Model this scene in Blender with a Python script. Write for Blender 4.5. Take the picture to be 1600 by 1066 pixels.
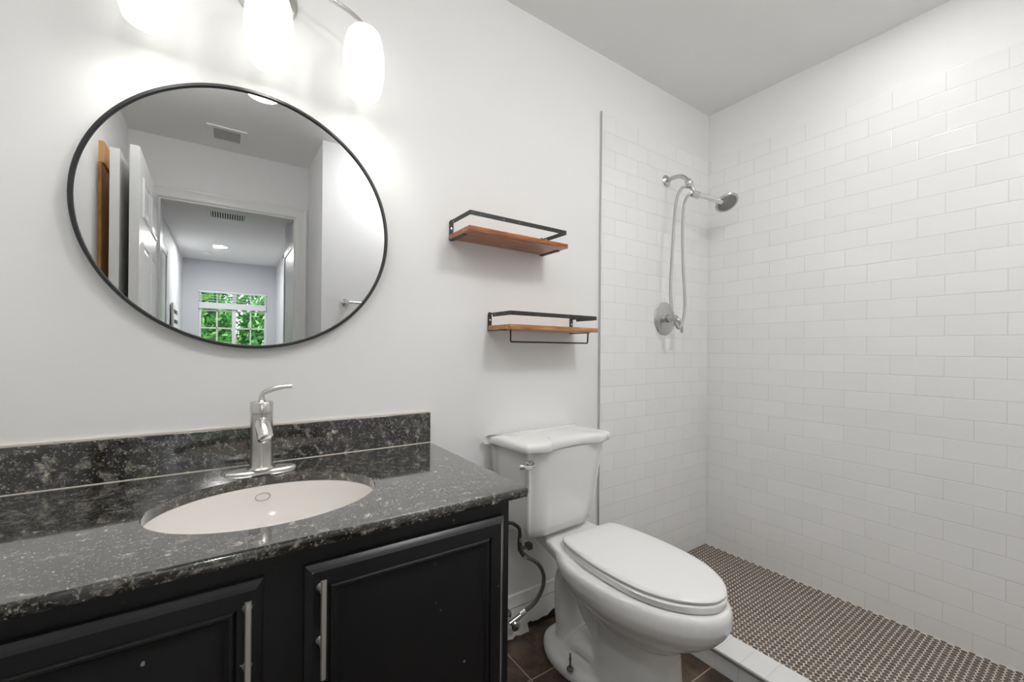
import bpy, bmesh, math, random
from mathutils import Vector, Matrix
PI = math.pi
random.seed(4)
for o in list(bpy.data.objects): bpy.data.objects.remove(o)
SC = bpy.context.scene
COL = SC.collection

# ------------------------------------------------------------------ camera
cd = bpy.data.cameras.new('camera'); cam = bpy.data.objects.new('camera', cd); COL.objects.link(cam)
cd.sensor_width = 36; cd.sensor_fit = 'HORIZONTAL'; cd.lens = 650.53/1600*36
cd.shift_x = (800-788.0)/1600; cd.shift_y = (544.64-533)/1600
cd.clip_start = 0.01
e1 = (0.8305613, -0.5568624, 0.0084968); e2 = (-0.0078939, 0.003484, 0.9999628); e3 = (0.5568713, 0.8305975, 0.0015022)
cam.matrix_world = Matrix(((e1[0], e2[0], -e3[0], 0.0), (e1[1], e2[1], -e3[1], -1.334), (e1[2], e2[2], -e3[2], 1.1089), (0, 0, 0, 1)))
SC.camera = cam
# ------------------------------------------------------------------ view + world
vs = SC.view_settings
vs.view_transform = 'Standard'; vs.look = 'None'; vs.gamma = 1; vs.exposure = 0.79; vs.use_curve_mapping = False
w = bpy.data.worlds.new('world'); SC.world = w; w.use_nodes = True
bg = w.node_tree.nodes['Background']; bg.inputs[0].default_value = (0.80, 0.90, 1.0, 1); bg.inputs[1].default_value = 4.0
# light strengths (lamps that the room has, plus two added fill domes)
E_SHADE, E_BULB, E_DISC, P_SHOWER, E_HALL = 0.68, 8.0, 32.0, 0.7, 300.0
P_VANITY = 1.4
SC.cycles.max_bounces = 14; SC.cycles.diffuse_bounces = 9; SC.cycles.glossy_bounces = 6

# ------------------------------------------------------------------ materials
def mat(name, color=(.8, .8, .8), rough=.5, metal=0, spec=.5, emit=None, es=0, coat=0):
    m = bpy.data.materials.new(name); m.use_nodes = True
    b = m.node_tree.nodes['Principled BSDF']
    b.inputs['Base Color'].default_value = (*color, 1); b.inputs['Roughness'].default_value = rough
    b.inputs['Metallic'].default_value = metal; b.inputs['Specular IOR Level'].default_value = spec
    b.inputs['Coat Weight'].default_value = coat
    if emit: b.inputs['Emission Color'].default_value = (*emit, 1); b.inputs['Emission Strength'].default_value = es
    return m
class N:
    def __init__(s, m): s.m = m; s.t = m.node_tree; s.b = s.t.nodes['Principled BSDF']
    def n(s, typ, **k):
        x = s.t.nodes.new(typ)
        for a, v in k.items(): setattr(x, a, v)
        return x
    def l(s, a, b): s.t.links.new(a, b)
    def coord(s):
        g = s.n('ShaderNodeNewGeometry'); return g.outputs['Position']
    def noise(s, v, scale, detail=3, rough=.5, dist=0):
        x = s.n('ShaderNodeTexNoise'); x.inputs['Scale'].default_value = scale; x.inputs['Detail'].default_value = detail
        x.inputs['Roughness'].default_value = rough; x.inputs['Distortion'].default_value = dist; s.l(v, x.inputs['Vector']); return x.outputs[0]
    def ramp(s, v, stops):
        x = s.n('ShaderNodeValToRGB'); e = x.color_ramp.elements
        while len(e) < len(stops): e.new(.5)
        for el, (p_, c) in zip(e, stops): el.position = p_; el.color = (*c, 1) if len(c) == 3 else c
        s.l(v, x.inputs[0]); return x.outputs[0]
    def bump(s, v, strength, dist=.001):
        x = s.n('ShaderNodeBump'); x.inputs['Strength'].default_value = strength; x.inputs['Distance'].default_value = dist
        s.l(v, x.inputs['Height']); s.l(x.outputs[0], s.b.inputs['Normal']); return x
    def mapping(s, v, scale=(1, 1, 1), loc=(0, 0, 0), rot=(0, 0, 0)):
        x = s.n('ShaderNodeMapping'); x.inputs['Scale'].default_value = scale; x.inputs['Location'].default_value = loc
        x.inputs['Rotation'].default_value = rot; s.l(v, x.inputs['Vector']); return x.outputs[0]
    def mix(s, f, a, b):
        x = s.n('ShaderNodeMix', data_type='RGBA')
        if isinstance(f, (int, float)): x.inputs[0].default_value = f
        else: s.l(f, x.inputs[0])
        for v, i in ((a, 6), (b, 7)):
            if isinstance(v, tuple): x.inputs[i].default_value = (*v, 1)
            else: s.l(v, x.inputs[i])
        return x.outputs[2]
    def math(s, op, a, b=None, c=None):
        x = s.n('ShaderNodeMath', operation=op)
        for i, v in enumerate((a, b, c)):
            if v is None: continue
            if isinstance(v, (int, float)): x.inputs[i].default_value = v
            else: s.l(v, x.inputs[i])
        return x.outputs[0]

def paint(name, color, rough=.55, bumpy=.12):
    m = mat(name, color, rough, spec=.35); n = N(m); c = n.coord()
    n.bump(n.noise(c, 260, 4), bumpy, .0006)
    return m
M = {}
M['wall'] = paint('wall_paint', (.82, .82, .816), .5)
M['ceil'] = paint('ceiling_paint', (.85, .85, .845), .75)
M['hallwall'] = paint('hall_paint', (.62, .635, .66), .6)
M['trim'] = mat('trim_paint', (.80, .80, .79), .3)
M['door'] = mat('door_paint', (.80, .80, .79), .32)

def tile_mat(name, ax, u0, v0, bw=.1555, rh=.0785, color=(.85, .85, .845), off=.5):
    m = mat(name, color, .16, spec=.5); n = N(m)
    sp = n.n('ShaderNodeSeparateXYZ'); n.l(n.coord(), sp.inputs[0])
    cb = n.n('ShaderNodeCombineXYZ')
    n.l(n.math('ADD', sp.outputs[ax[0]], -u0+50*bw), cb.inputs[0]); n.l(n.math('ADD', sp.outputs[ax[1]], -v0+40*rh), cb.inputs[1])
    # slight waviness of the hand set rows
    wob = n.noise(n.coord(), 9, 1)
    cb2 = n.n('ShaderNodeVectorMath', operation='ADD'); n.l(cb.outputs[0], cb2.inputs[0])
    cw = n.n('ShaderNodeCombineXYZ'); n.l(n.math('MULTIPLY', n.math('SUBTRACT', wob, .5), .004), cw.inputs[1]); n.l(cw.outputs[0], cb2.inputs[1])
    bt = n.n('ShaderNodeTexBrick'); bt.offset = off; bt.offset_frequency = 2; bt.squash = 1
    bt.inputs['Scale'].default_value = 1; bt.inputs['Brick Width'].default_value = bw; bt.inputs['Row Height'].default_value = rh
    bt.inputs['Mortar Size'].default_value = .0010; bt.inputs['Mortar Smooth'].default_value = .3; bt.inputs['Bias'].default_value = 0
    bt.inputs['Color1'].default_value = (*color, 1); bt.inputs['Color2'].default_value = (color[0]*.97, color[1]*.97, color[2]*.97, 1)
    bt.inputs['Mortar'].default_value = (.66, .655, .645, 1)
    n.l(cb2.outputs[0], bt.inputs['Vector']); n.l(bt.outputs['Color'], n.b.inputs['Base Color'])
    bt2 = n.n('ShaderNodeTexBrick'); bt2.offset = off; bt2.offset_frequency = 2
    for k in ('Scale', 'Brick Width', 'Row Height', 'Bias'): bt2.inputs[k].default_value = bt.inputs[k].default_value
    bt2.inputs['Mortar Size'].default_value = .0028; bt2.inputs['Mortar Smooth'].default_value = 1
    n.l(cb2.outputs[0], bt2.inputs['Vector'])
    h = n.math('SUBTRACT', n.math('MULTIPLY', n.noise(n.coord(), 14, 1), .9), bt2.outputs['Fac'])
    n.bump(h, .45, .0016)
    n.l(n.math('ADD', n.math('MULTIPLY', bt.outputs['Fac'], .5), .17), n.b.inputs['Roughness'])
    return m
M['tile_back'] = tile_mat('white_subway_tile_back', (0, 2), 2.2925-.078, 1.0155)
M['tile_right'] = tile_mat('white_subway_tile_right', (1, 2), -.6366-.0777, 1.0155)
M['tile_curb'] = tile_mat('white_curb_tile', (1, 0), -.5430, 1.40, bw=.0790, rh=.20, off=0)

m = M['granite'] = mat('dark_granite', (.05, .05, .05), .10, spec=.55); n = N(m); c = n.coord()
v1 = n.n('ShaderNodeTexVoronoi'); v1.inputs['Scale'].default_value = 130
dn = n.n('ShaderNodeVectorMath', operation='MULTIPLY_ADD'); nz = n.n('ShaderNodeTexNoise'); nz.inputs['Scale'].default_value = 90; n.l(c, nz.inputs['Vector'])
n.l(nz.outputs['Color'], dn.inputs[0]); dn.inputs[1].default_value = (.012, .012, .012); n.l(c, dn.inputs[2]); n.l(dn.outputs[0], v1.inputs['Vector'])
cell = n.ramp(v1.outputs['Color'], [(0, (.25, .25, .25)), (.45, (.6, .6, .6)), (.75, (1.0, .98, .94)), (1, (2.2, 2.1, 1.95))])
patch = n.ramp(n.noise(c, 42, 5, .66, .5), [(.40, (.004, .004, .0045)), (.50, (.012, .0115, .011)), (.58, (.115, .107, .093)), (.68, (.33, .31, .28))])
mul = n.n('ShaderNodeMix', data_type='RGBA', blend_type='MULTIPLY'); mul.inputs[0].default_value = 1; n.l(patch, mul.inputs[6]); n.l(cell, mul.inputs[7])
fine = n.ramp(n.noise(c, 210, 3, .7), [(.58, (0, 0, 0)), (.66, (.30, .29, .27))])
ad = n.n('ShaderNodeMix', data_type='RGBA', blend_type='ADD'); ad.inputs[0].default_value = 1; n.l(mul.outputs[2], ad.inputs[6]); n.l(fine, ad.inputs[7])
n.l(ad.outputs[2], n.b.inputs['Base Color']); n.b.inputs['IOR'].default_value = 1.8; n.b.inputs['Coat Weight'].default_value = 1; n.b.inputs['Coat Roughness'].default_value = .04; n.bump(n.noise(c, 60, 2), .05, .0005)

M['cabinet'] = mat('black_cabinet_paint', (.0085, .0088, .0098), .30, spec=.45)
n = N(M['cabinet']); n.bump(n.noise(n.coord(), 150, 3), .08, .0005)
chip = n.ramp(n.noise(n.coord(), 90, 1, .3), [(.80, (.0085, .0088, .0098)), (.82, (.25, .25, .25))]); n.l(chip, n.b.inputs['Base Color'])
M['nickel'] = mat('brushed_nickel', (.66, .64, .61), .26, 1)
n = N(M['nickel']); n.bump(n.noise(n.mapping(n.coord(), (30, 30, 900)), 3, 2), .05, .0003)
M['nickel2'] = mat('satin_plate', (.86, .85, .83), .34, .9)
M['pull'] = mat('satin_nickel_pull', (.70, .665, .63), .38, .85)
M['chrome'] = mat('chrome', (.72, .72, .71), .12, 1)
M['satin'] = mat('satin_chrome', (.56, .56, .55), .24, 1)
M['ceramic'] = mat('white_ceramic', (.80, .80, .79), .06, spec=.5, coat=.3)
M['seat'] = mat('white_seat_plastic', (.82, .82, .81), .22)
M['sink'] = mat('warm_white_porcelain', (.80, .77, .735), .10)
M['mark'] = mat('grey_print', (.33, .32, .30), .4)
M['black'] = mat('black_frame_metal', (.028, .028, .03), .38, .3)
M['bracket'] = mat('black_bracket_metal', (.062, .063, .065), .42, .4)
n = N(M['bracket']); n.l(n.ramp(n.noise(n.coord(), 120, 2), [(.70, (.045, .046, .048)), (.74, (.45, .45, .44))]), n.b.inputs['Base Color'])
M['mirror'] = mat('mirror_glass', (.70, .705, .71), .0, 1)
n = N(M['mirror'])
n.l(n.ramp(n.noise(n.mapping(n.coord(), (6, 1, 1.2)), 7, 6, .6), [(.45, (.0, .0, .0)), (.9, (.035, .035, .035))]), n.b.inputs['Roughness'])
M['shade'] = mat('lit_opal_glass', (.9, .9, .88), .2, emit=(1, .985, .95), es=E_SHADE)
M['bulb'] = mat('lit_bulb', (.9, .9, .88), .2, emit=(1, .985, .95), es=E_BULB)
M['disc'] = mat('lit_diffuser', (.9, .9, .9), .4, emit=(1, .998, .99), es=E_DISC)
M['halldisc'] = mat('lit_hall_diffuser', (.9, .9, .9), .4, emit=(1, .98, .96), es=E_HALL)
M['dark'] = mat('dark_void', (.012, .012, .012), .8)
M['worn'] = mat('worn_edge', (.40, .36, .32), .6)
M['rubber'] = mat('black_rubber', (.02, .02, .02), .45)
M['greyhose'] = mat('braided_grey_hose', (.20, .20, .20), .35, .4)
n = N(M['greyhose']); wv = n.n('ShaderNodeTexWave'); wv.inputs['Scale'].default_value = 160; wv.inputs['Distortion'].default_value = .5
n.l(n.coord(), wv.inputs['Vector']); n.bump(wv.outputs[0], .4, .0008)
M['steelhose'] = mat('steel_hose', (.50, .50, .49), .28, 1)
n = N(M['steelhose']); wv = n.n('ShaderNodeTexWave'); wv.bands_direction = 'Z'; wv.inputs['Scale'].default_value = 110
n.l(n.coord(), wv.inputs['Vector']); n.bump(wv.outputs[0], .5, .001)
M['plaster'] = mat('rough_plaster', (.66, .65, .63), .8); n = N(M['plaster']); n.bump(n.noise(n.coord(), 60, 5), .8, .006)
M['spray'] = mat('grey_spray_face', (.24, .24, .24), .5)

def wood(name, a, b, cc, rough=.3, sc=(2.5, 22, 34)):
    m = mat(name, b, rough, spec=.5, coat=.25); n = N(m); v = n.mapping(n.coord(), sc)
    g = n.ramp(n.noise(v, 2.4, 6, .62, 1.2), [(.28, a), (.5, b), (.72, cc)])
    n.l(g, n.b.inputs['Base Color']); n.bump(n.noise(v, 8, 4), .1, .0005); return m
M['wood1'] = wood('red_brown_wood', (.10, .020, .007), (.34, .095, .022), (.62, .27, .075))
M['wood2'] = wood('honey_brown_wood', (.17, .055, .018), (.42, .19, .065), (.66, .36, .15), .4)
M['rawwood'] = wood('raw_closet_wood', (.42, .20, .06), (.68, .37, .13), (.85, .55, .23), .6, (20, 8, 2.2))
M['rawwood2'] = wood('raw_header_wood', (.42, .22, .07), (.60, .34, .12), (.72, .44, .18), .6, (20, 8, 2.2))

# brown floor tile, 30 cm grid
m = M['floor'] = mat('brown_floor_tile', (.05, .035, .025), .22); n = N(m); c = n.coord()
sp = n.n('ShaderNodeSeparateXYZ'); n.l(c, sp.inputs[0])
def grid(s, x, x0, per):
    f = s.math('FRACT', s.math('DIVIDE', s.math('ADD', x, 30*per-x0), per)); return s.math('MULTIPLY', s.math('MINIMUM', f, s.math('SUBTRACT', 1, f)), per)
d = n.math('MINIMUM', grid(n, sp.outputs[0], .861, .3014), grid(n, sp.outputs[1], -.2285, .3014))
gm = n.ramp(n.math('MULTIPLY', d, 100), [(.13, (1, 1, 1)), (.22, (0, 0, 0))])
body = n.ramp(n.noise(c, 7, 7, .65, .8), [(.32, (.026, .019, .014)), (.52, (.075, .050, .034)), (.75, (.16, .11, .075))])
spl = n.ramp(n.noise(c, 38, 4, .75), [(.70, (0, 0, 0)), (.725, (1, 1, 1))])
c1 = n.mix(spl, body, (.50, .46, .41)); n.l(n.mix(gm, c1, (.30, .26, .21)), n.b.inputs['Base Color'])
n.l(n.math('ADD', n.math('MULTIPLY', gm, .5), .24), n.b.inputs['Roughness'])
n.bump(n.math('SUBTRACT', n.math('MULTIPLY', n.noise(c, 20, 4), .6), gm), .3, .001)
# penny tiles
m = M['penny'] = mat('brown_penny_tile', (.12, .09, .075), .20, spec=.6); n = N(m)
gi = n.n('ShaderNodeNewGeometry')
n.l(n.ramp(gi.outputs['Random Per Island'], [(0, (.110, .083, .066)), (1, (.170, .138, .116))]), n.b.inputs['Base Color'])
M['grout'] = mat('cream_grout', (.72, .66, .58), .7)
M['halfloor'] = wood('hall_plank_floor', (.20, .15, .11), (.30, .24, .18), (.40, .33, .26), .4, (8, 1.2, 1))
M['leaf'] = mat('garden_leaf', (.10, .30, .06), .45)
n = N(M['leaf']); gi = n.n('ShaderNodeNewGeometry')
n.l(n.ramp(gi.outputs['Random Per Island'], [(0, (.02, .10, .02)), (.5, (.08, .30, .07)), (1, (.34, .58, .16))]), n.b.inputs['Base Color'])
M['grass'] = mat('lawn', (.08, .2, .04), .8)
M['blind'] = mat('white_blind', (.74, .76, .78), .5)
gm_ = bpy.data.materials.new('window_glass'); gm_.use_nodes = True; t_ = gm_.node_tree; t_.nodes.remove(t_.nodes['Principled BSDF'])
a_ = t_.nodes.new('ShaderNodeBsdfTransparent'); g_ = t_.nodes.new('ShaderNodeBsdfGlossy'); g_.inputs['Roughness'].default_value = .02
mx_ = t_.nodes.new('ShaderNodeMixShader'); fr_ = t_.nodes.new('ShaderNodeFresnel'); fr_.inputs[0].default_value = 1.25
t_.links.new(fr_.outputs[0], mx_.inputs[0]); t_.links.new(a_.outputs[0], mx_.inputs[1]); t_.links.new(g_.outputs[0], mx_.inputs[2])
t_.links.new(mx_.outputs[0], t_.nodes['Material Output'].inputs[0]); M['glass'] = gm_

# ------------------------------------------------------------------ mesh helpers
def obj(name, bm, m, parent=None, smooth=True, bevel=0, seg=2, angle=35, recalc=True):
    me = bpy.data.meshes.new(name)
    if recalc: bmesh.ops.recalc_face_normals(bm, faces=bm.faces)
    bm.to_mesh(me); bm.free()
    for mm in (m if isinstance(m, (list, tuple)) else [m]): me.materials.append(mm)
    o = bpy.data.objects.new(name, me); COL.objects.link(o)
    if parent: o.parent = parent
    if smooth:
        for p in me.polygons: p.use_smooth = True
        try: me.set_sharp_from_angle(angle=math.radians(angle))
        except Exception: pass
    if bevel:
        b = o.modifiers.new('bevel', 'BEVEL'); b.width = bevel; b.segments = seg; b.limit_method = 'ANGLE'; b.angle_limit = math.radians(40); b.harden_normals = True
    return o
def tag(o, label, cat, group=None, kind=None):
    o['label'] = label; o['category'] = cat
    if group: o['group'] = group
    if kind: o['kind'] = kind
    return o
def thing(name, label, cat, loc=(0, 0, 0), rot=(0, 0, 0), group=None):
    o = bpy.data.objects.new(name, None); COL.objects.link(o); o.location = loc; o.rotation_euler = rot; o.empty_display_size = .05
    return tag(o, label, cat, group)
def struct(name, bm, m, parent=None, **k):
    o = obj(name, bm, m, parent, **k)
    if not parent: o['kind'] = 'structure'
    return o
def box(bm, a, b, mi=0):
    x0, y0, z0 = [min(p, q) for p, q in zip(a, b)]; x1, y1, z1 = [max(p, q) for p, q in zip(a, b)]
    v = [bm.verts.new(c) for c in ((x0, y0, z0), (x1, y0, z0), (x1, y1, z0), (x0, y1, z0), (x0, y0, z1), (x1, y0, z1), (x1, y1, z1), (x0, y1, z1))]
    for f in ((3, 2, 1, 0), (4, 5, 6, 7), (0, 1, 5, 4), (1, 2, 6, 5), (2, 3, 7, 6), (3, 0, 4, 7)): bm.faces.new([v[i] for i in f]).material_index = mi
    return v
def B(*boxes):
    bm = bmesh.new()
    for a, b in boxes: box(bm, a, b)
    return bm
def loft(bm, rings, cap=True, closed=False, mi=0):
    R = [[bm.verts.new(p) for p in r] for r in rings]; k = len(R[0])
    pairs = list(zip(R, R[1:])) + ([(R[-1], R[0])] if closed else [])
    for a, b in pairs:
        for i in range(k): bm.faces.new((a[i], a[(i+1) % k], b[(i+1) % k], b[i])).material_index = mi
    if cap and not closed:
        bm.faces.new(list(reversed(R[0]))).material_index = mi; bm.faces.new(R[-1]).material_index = mi
    return R
def circ(c, r, n, ax=2, ry=None, start=0):
    out = []
    for i in range(n):
        a = 2*PI*i/n+start; p, q = r*math.cos(a), (ry or r)*math.sin(a)
        out.append((c[0]+p, c[1]+q, c[2]) if ax == 2 else ((c[0]+p, c[1], c[2]+q) if ax == 1 else (c[0], c[1]+p, c[2]+q)))
    return out
def lathe(bm, prof, c=(0, 0, 0), n=48, axis=2, cap=True, sx=1, sy=1):
    rings = []
    for r, h in prof:
        r = max(r, 1e-5); ring = []
        for i in range(n):
            a = 2*PI*i/n; x, y = r*math.cos(a)*sx, r*math.sin(a)*sy
            p = (x, y, h) if axis == 2 else ((x, -h, y) if axis == 1 else (h, x, y))
            ring.append((p[0]+c[0], p[1]+c[1], p[2]+c[2]))
        rings.append(ring)
    return loft(bm, rings, cap)
def catmull(P, n=8, closed=False):
    P = [Vector(p) for p in P]; out = []; N_ = len(P)
    rng = range(N_ if closed else N_-1)
    for i in rng:
        if closed: p0, p1, p2, p3 = P[(i-1) % N_], P[i], P[(i+1) % N_], P[(i+2) % N_]
        else: p0, p1, p2, p3 = P[max(i-1, 0)], P[i], P[i+1], P[min(i+2, N_-1)]
        for k in range(n):
            t = k/n
            out.append(.5*((2*p1)+(-p0+p2)*t+(2*p0-5*p1+4*p2-p3)*t*t+(-p0+3*p1-3*p2+p3)*t**3))
    if not closed: out.append(P[-1])
    return out
def tube(bm, path, r, n=14, cap=True, rx=None):
    """r: number or list; rx optional: width along the local side axis (elliptic)"""
    P = [Vector(p) for p in path]; k = len(P)
    if isinstance(r, (int, float)): r = [r]*k
    if rx is None: rx = r
    elif isinstance(rx, (int, float)): rx = [rx]*k
    T = [(P[min(i+1, k-1)]-P[max(i-1, 0)]).normalized() for i in range(k)]
    up = Vector((0, 0, 1)) if abs(T[0].z) < .9 else Vector((1, 0, 0))
    u = (up-T[0]*up.dot(T[0])).normalized(); rings = []
    for i in range(k):
        u = (u-T[i]*u.dot(T[i])).normalized(); s = T[i].cross(u)
        rings.append([tuple(P[i]+u*r[i]*math.cos(2*PI*j/n)+s*rx[i]*math.sin(2*PI*j/n)) for j in range(n)])
    return loft(bm, rings, cap)
def oriented(bm0, vs, loc, axis):
    """rotate verts so that local +z becomes axis, then move to loc"""
    q = Vector((0, 0, 1)).rotation_difference(Vector(axis).normalized())
    for v in vs: v.co = q @ v.co + Vector(loc)
def lathe_at(prof, loc, axis, n=40, cap=True):
    bm = bmesh.new(); lathe(bm, prof, n=n, cap=cap); oriented(bm, bm.verts, loc, axis); return bm
def ell(z, sb, sf, hw, n=48, ef=2.0, eb=2.3, cfrac=.56):
    """egg outline in local toilet coords: x side, y=-s forward"""
    sc = sb+(sf-sb)*(1-cfrac); out = []
    for i in range(n):
        a = 2*PI*i/n; ca, sa = math.cos(a), math.sin(a)
        L, e = (sf-sc, ef) if sa < 0 else (sc-sb, eb)
        x = hw*math.copysign(abs(ca)**(2/e), ca); y = L*math.copysign(abs(sa)**(2/e), sa)
        out.append((x, -(sc-y), z))
    return out

HC = 2.46; XL = -.51; XR = 2.2925; YS = -1.61; YD = -2.15
# ------------------------------------------------------------------ setting
struct('floor', B(((XL-.3, -2.27, -.1), (2.45, .15, 0))), M['floor'], smooth=False)
struct('floor_hall', B(((-2.2, -6.9, -.1), (2.2, -2.27, 0))), M['halfloor'], smooth=False)
struct('ceiling', B(((-2.4, -7.0, HC), (2.6, .2, HC+.1))), M['ceil'], smooth=False)
struct('wall_back', B(((XL-.12, .006, 0), (XR+.12, .13, HC))), M['wall'], smooth=False)
struct('wall_left', B(((XL-.12, -2.15, 0), (XL, .006, HC))), M['wall'], smooth=False)
struct('wall_right', B(((XR+.007, -1.61, 0), (XR+.12, .006, HC))), M['wall'], smooth=False)
struct('wall_shower_back', B(((1.4185, 0, 0), (XR, .006, 2.193))), M['tile_back'], bevel=.0015)
struct('wall_shower_right', B(((XR, -1.61, 0), (XR+.007, .006, 2.193))), M['tile_right'], bevel=.0015)
struct('wall_partition', B(((.517, -2.27, 0), (XR+.12, YS, HC))), M['wall'], smooth=False)
# door wall with its opening
struct('wall_front', B(((XL-.12, -2.27, 0), (-.367, YD, HC)), ((.433, -2.27, 0), (.517, YD, HC)), ((-.367, -2.27, 2.075), (.433, YD, HC))), M['wall'], smooth=False)
def casing(name, x0, x1, top, y, w_=.072, th=.016, sgn=1):
    """moulded casing round an opening in a wall facing +y"""
    bm = bmesh.new()
    prof = [(0, 0), (0, .009), (.008, .012), (.02, .0105), (.045, .014), (.058, .019), (.066, .019), (w_, .013), (w_, 0)]
    pts = []
    for (o_, h) in prof:
        pts.append([(x0-o_, y+sgn*h, 0), (x0-o_, y+sgn*h, top+o_), (x1+o_, y+sgn*h, top+o_), (x1+o_, y+sgn*h, 0)])
    V = [[bm.verts.new(p) for p in q] for q in pts]
    for a, b in zip(V, V[1:]):
        for i in range(3): bm.faces.new((a[i], a[i+1], b[i+1], b[i]))
    return struct(name, bm, M['trim'], angle=20)
casing('trim_1', -.367, .433, 2.072, YD)
struct('trim_2', B(((-.367, -2.27, 0), (-.352, YD, 2.075)), ((.418, -2.27, 0), (.433, YD, 2.075)), ((-.352, -2.27, 2.060), (.418, YD, 2.075))), M['trim'], smooth=False)

# shower edge strip (metal) on the wall and white curb
struct('trim_3', B(((1.4135, -.004, .07), (1.4185, .006, 2.197))), M['satin'], smooth=False)
struct('trim_4', B(((1.4235, -1.61, 0), (1.545, 0, .070))), M['tile_curb'], bevel=.0015)
struct('trim_5', B(((1.4185, -1.61, .061), (1.4285, 0, .0712))), mat('grey_edge_strip', (.34, .34, .34), .35, .5), smooth=False)
# shower floor: grout bed and penny rounds
struct('floor_shower', B(((1.545, -1.61, 0), (XR, 0, .0035))), M['grout'], smooth=False)
bm = bmesh.new(); D_ = .0210; n14 = 14
j = 0; y = -.006
while y > -1.605:
    x = XR-.006-(D_/2 if j % 2 else 0)
    while x > 1.552:
        z = .0035; rings = []
        jx, jy = random.uniform(-.0003, .0003), random.uniform(-.0003, .0003)
        for rr, hh in ((.0090, 0), (.0090, .0011), (.0082, .0018)): rings.append(circ((x+jx, y+jy, z+hh), rr, n14))
        R_ = [[bm.verts.new(p_) for p_ in r_] for r_ in rings]
        for a_r, b_r in zip(R_, R_[1:]):
            for i in range(n14): bm.faces.new((a_r[i], a_r[(i+1) % n14], b_r[(i+1) % n14], b_r[i]))
        bm.faces.new(R_[-1])
        x -= D_
    y -= D_*math.sqrt(3)/2; j += 1
struct('floor_shower_tiles', bm, M['penny'], recalc=False, angle=60)

# baseboard behind the toilet and ragged dark gap under it
bm = bmesh.new(); prof = [(0, .004), (-.013, .004), (-.013, .088), (-.010, .096), (-.0135, .104), (-.011, .118), (-.005, .130), (-.004, .142), (.006, .144), (.006, .004)]
loft(bm, [[(x_, y_, z_) for y_, z_ in prof] for x_ in (.552, 1.4135)])
struct('baseboard_back', bm, M['trim'], angle=25)
bm = bmesh.new()
pp = [(.985, .004), (1.00, .016), (1.02, .024), (1.035, .017), (1.06, .014), (1.085, .018), (1.11, .016), (1.135, .030), (1.15, .034), (1.15, .0), (.985, 0)]
loft(bm, [[(a_, -.0165, b_) for a_, b_ in pp], [(a_, -.012, b_) for a_, b_ in pp]])
struct('trim_6', bm, M['dark'], smooth=False)
bm = bmesh.new()   # torn plaster / old caulk along the floor line
pts = [(.86+.02*i, random.uniform(.012, .03), random.uniform(.02, .05)) for i in range(8)]
loft(bm, [[(x_, -.012, .001), (x_, -.012-dy, .001), (x_, -.012-dy*.7, dz*.4), (x_, -.014, dz)] for x_, dy, dz in pts])
struct('trim_7', bm, M['plaster'])

# hallway seen in the mirror
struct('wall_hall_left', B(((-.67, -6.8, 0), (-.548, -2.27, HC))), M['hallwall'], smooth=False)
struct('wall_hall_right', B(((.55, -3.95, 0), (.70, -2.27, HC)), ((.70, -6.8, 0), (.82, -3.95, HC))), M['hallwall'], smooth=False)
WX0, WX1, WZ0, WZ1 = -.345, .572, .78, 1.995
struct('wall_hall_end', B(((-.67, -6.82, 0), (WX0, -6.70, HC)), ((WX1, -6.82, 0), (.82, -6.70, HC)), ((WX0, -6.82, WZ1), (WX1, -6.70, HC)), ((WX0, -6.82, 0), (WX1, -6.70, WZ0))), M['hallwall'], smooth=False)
def side_casing(name, x, y0, y1, top, s):
    bm = bmesh.new(); w_ = .065
    box(bm, (x, y0, 0), (x+s*.016, y0-w_, top)); box(bm, (x, y1+w_, 0), (x+s*.016, y1, top)); box(bm, (x, y0, top-w_), (x+s*.016, y1, top))
    return struct(name, bm, M['trim'], bevel=.004)
side_casing('trim_8', -.548, -3.62, -4.55, 2.15, 1)
side_casing('trim_9', .55, -3.02, -3.93, 2.15, -1)
struct('door_2', B(((-.548, -3.685, .01), (-.542, -4.485, 2.085))), M['door'], smooth=False)
struct('door_3', B(((.544, -3.085, .01), (.55, -3.865, 2.085))), M['door'], smooth=False)
# window of the hall end wall
wb = bmesh.new()
for a, b in (((WX0, -6.78, WZ0), (WX0+.03, -6.72, WZ1)), ((WX1-.03, -6.78, WZ0), (WX1, -6.72, WZ1)), ((WX0, -6.78, WZ1-.03), (WX1, -6.72, WZ1)), ((WX0, -6.78, WZ0), (WX1, -6.72, WZ0+.03)), ((.088, -6.775, WZ0), (.145, -6.72, WZ1))): box(wb, a, b)
win = struct('window_1', wb, M['trim'], bevel=.003)
mb = bmesh.new()
for xc in (-.112, .344): box(mb, (xc-.010, -6.765, WZ0+.03), (xc+.010, -6.735, WZ1-.03))
for zc in (1.68, 1.405, 1.13, .95):
    for x0, x1 in ((WX0+.03, .088), (.145, WX1-.03)): box(mb, (x0, -6.765, zc-.010), (x1, -6.735, zc+.010))
obj('muntin', mb, M['trim'], win, smooth=False)
for x0, x1 in ((WX0+.03, .088), (.145, WX1-.03)): obj('window_pane', B(((x0, -6.752, WZ0+.03), (x1, -6.748, WZ1-.03))), M['glass'], win, smooth=False)
# raised blind
bl = thing('window_blind', 'white slatted blind pulled up at the top of the hall window, seen in the mirror', 'blind', (.11, -6.69, 1.99))
obj('head_rail', B(((-.46, -.03, -.035), (.46, .01, .0))), M['blind'], bl, smooth=False, bevel=.003)
sb = bmesh.new()
for i, z_ in enumerate((-.075, -.115, -.155)):
    vs_ = box(sb, (-.455, -.028, z_-.0015), (.455, .012, z_+.0015))
obj('slats', sb, M['blind'], bl, smooth=False)
obj('bottom_rail', B(((-.455, -.03, -.285), (.455, .012, -.19))), M['blind'], bl, smooth=False, bevel=.004)

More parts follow.
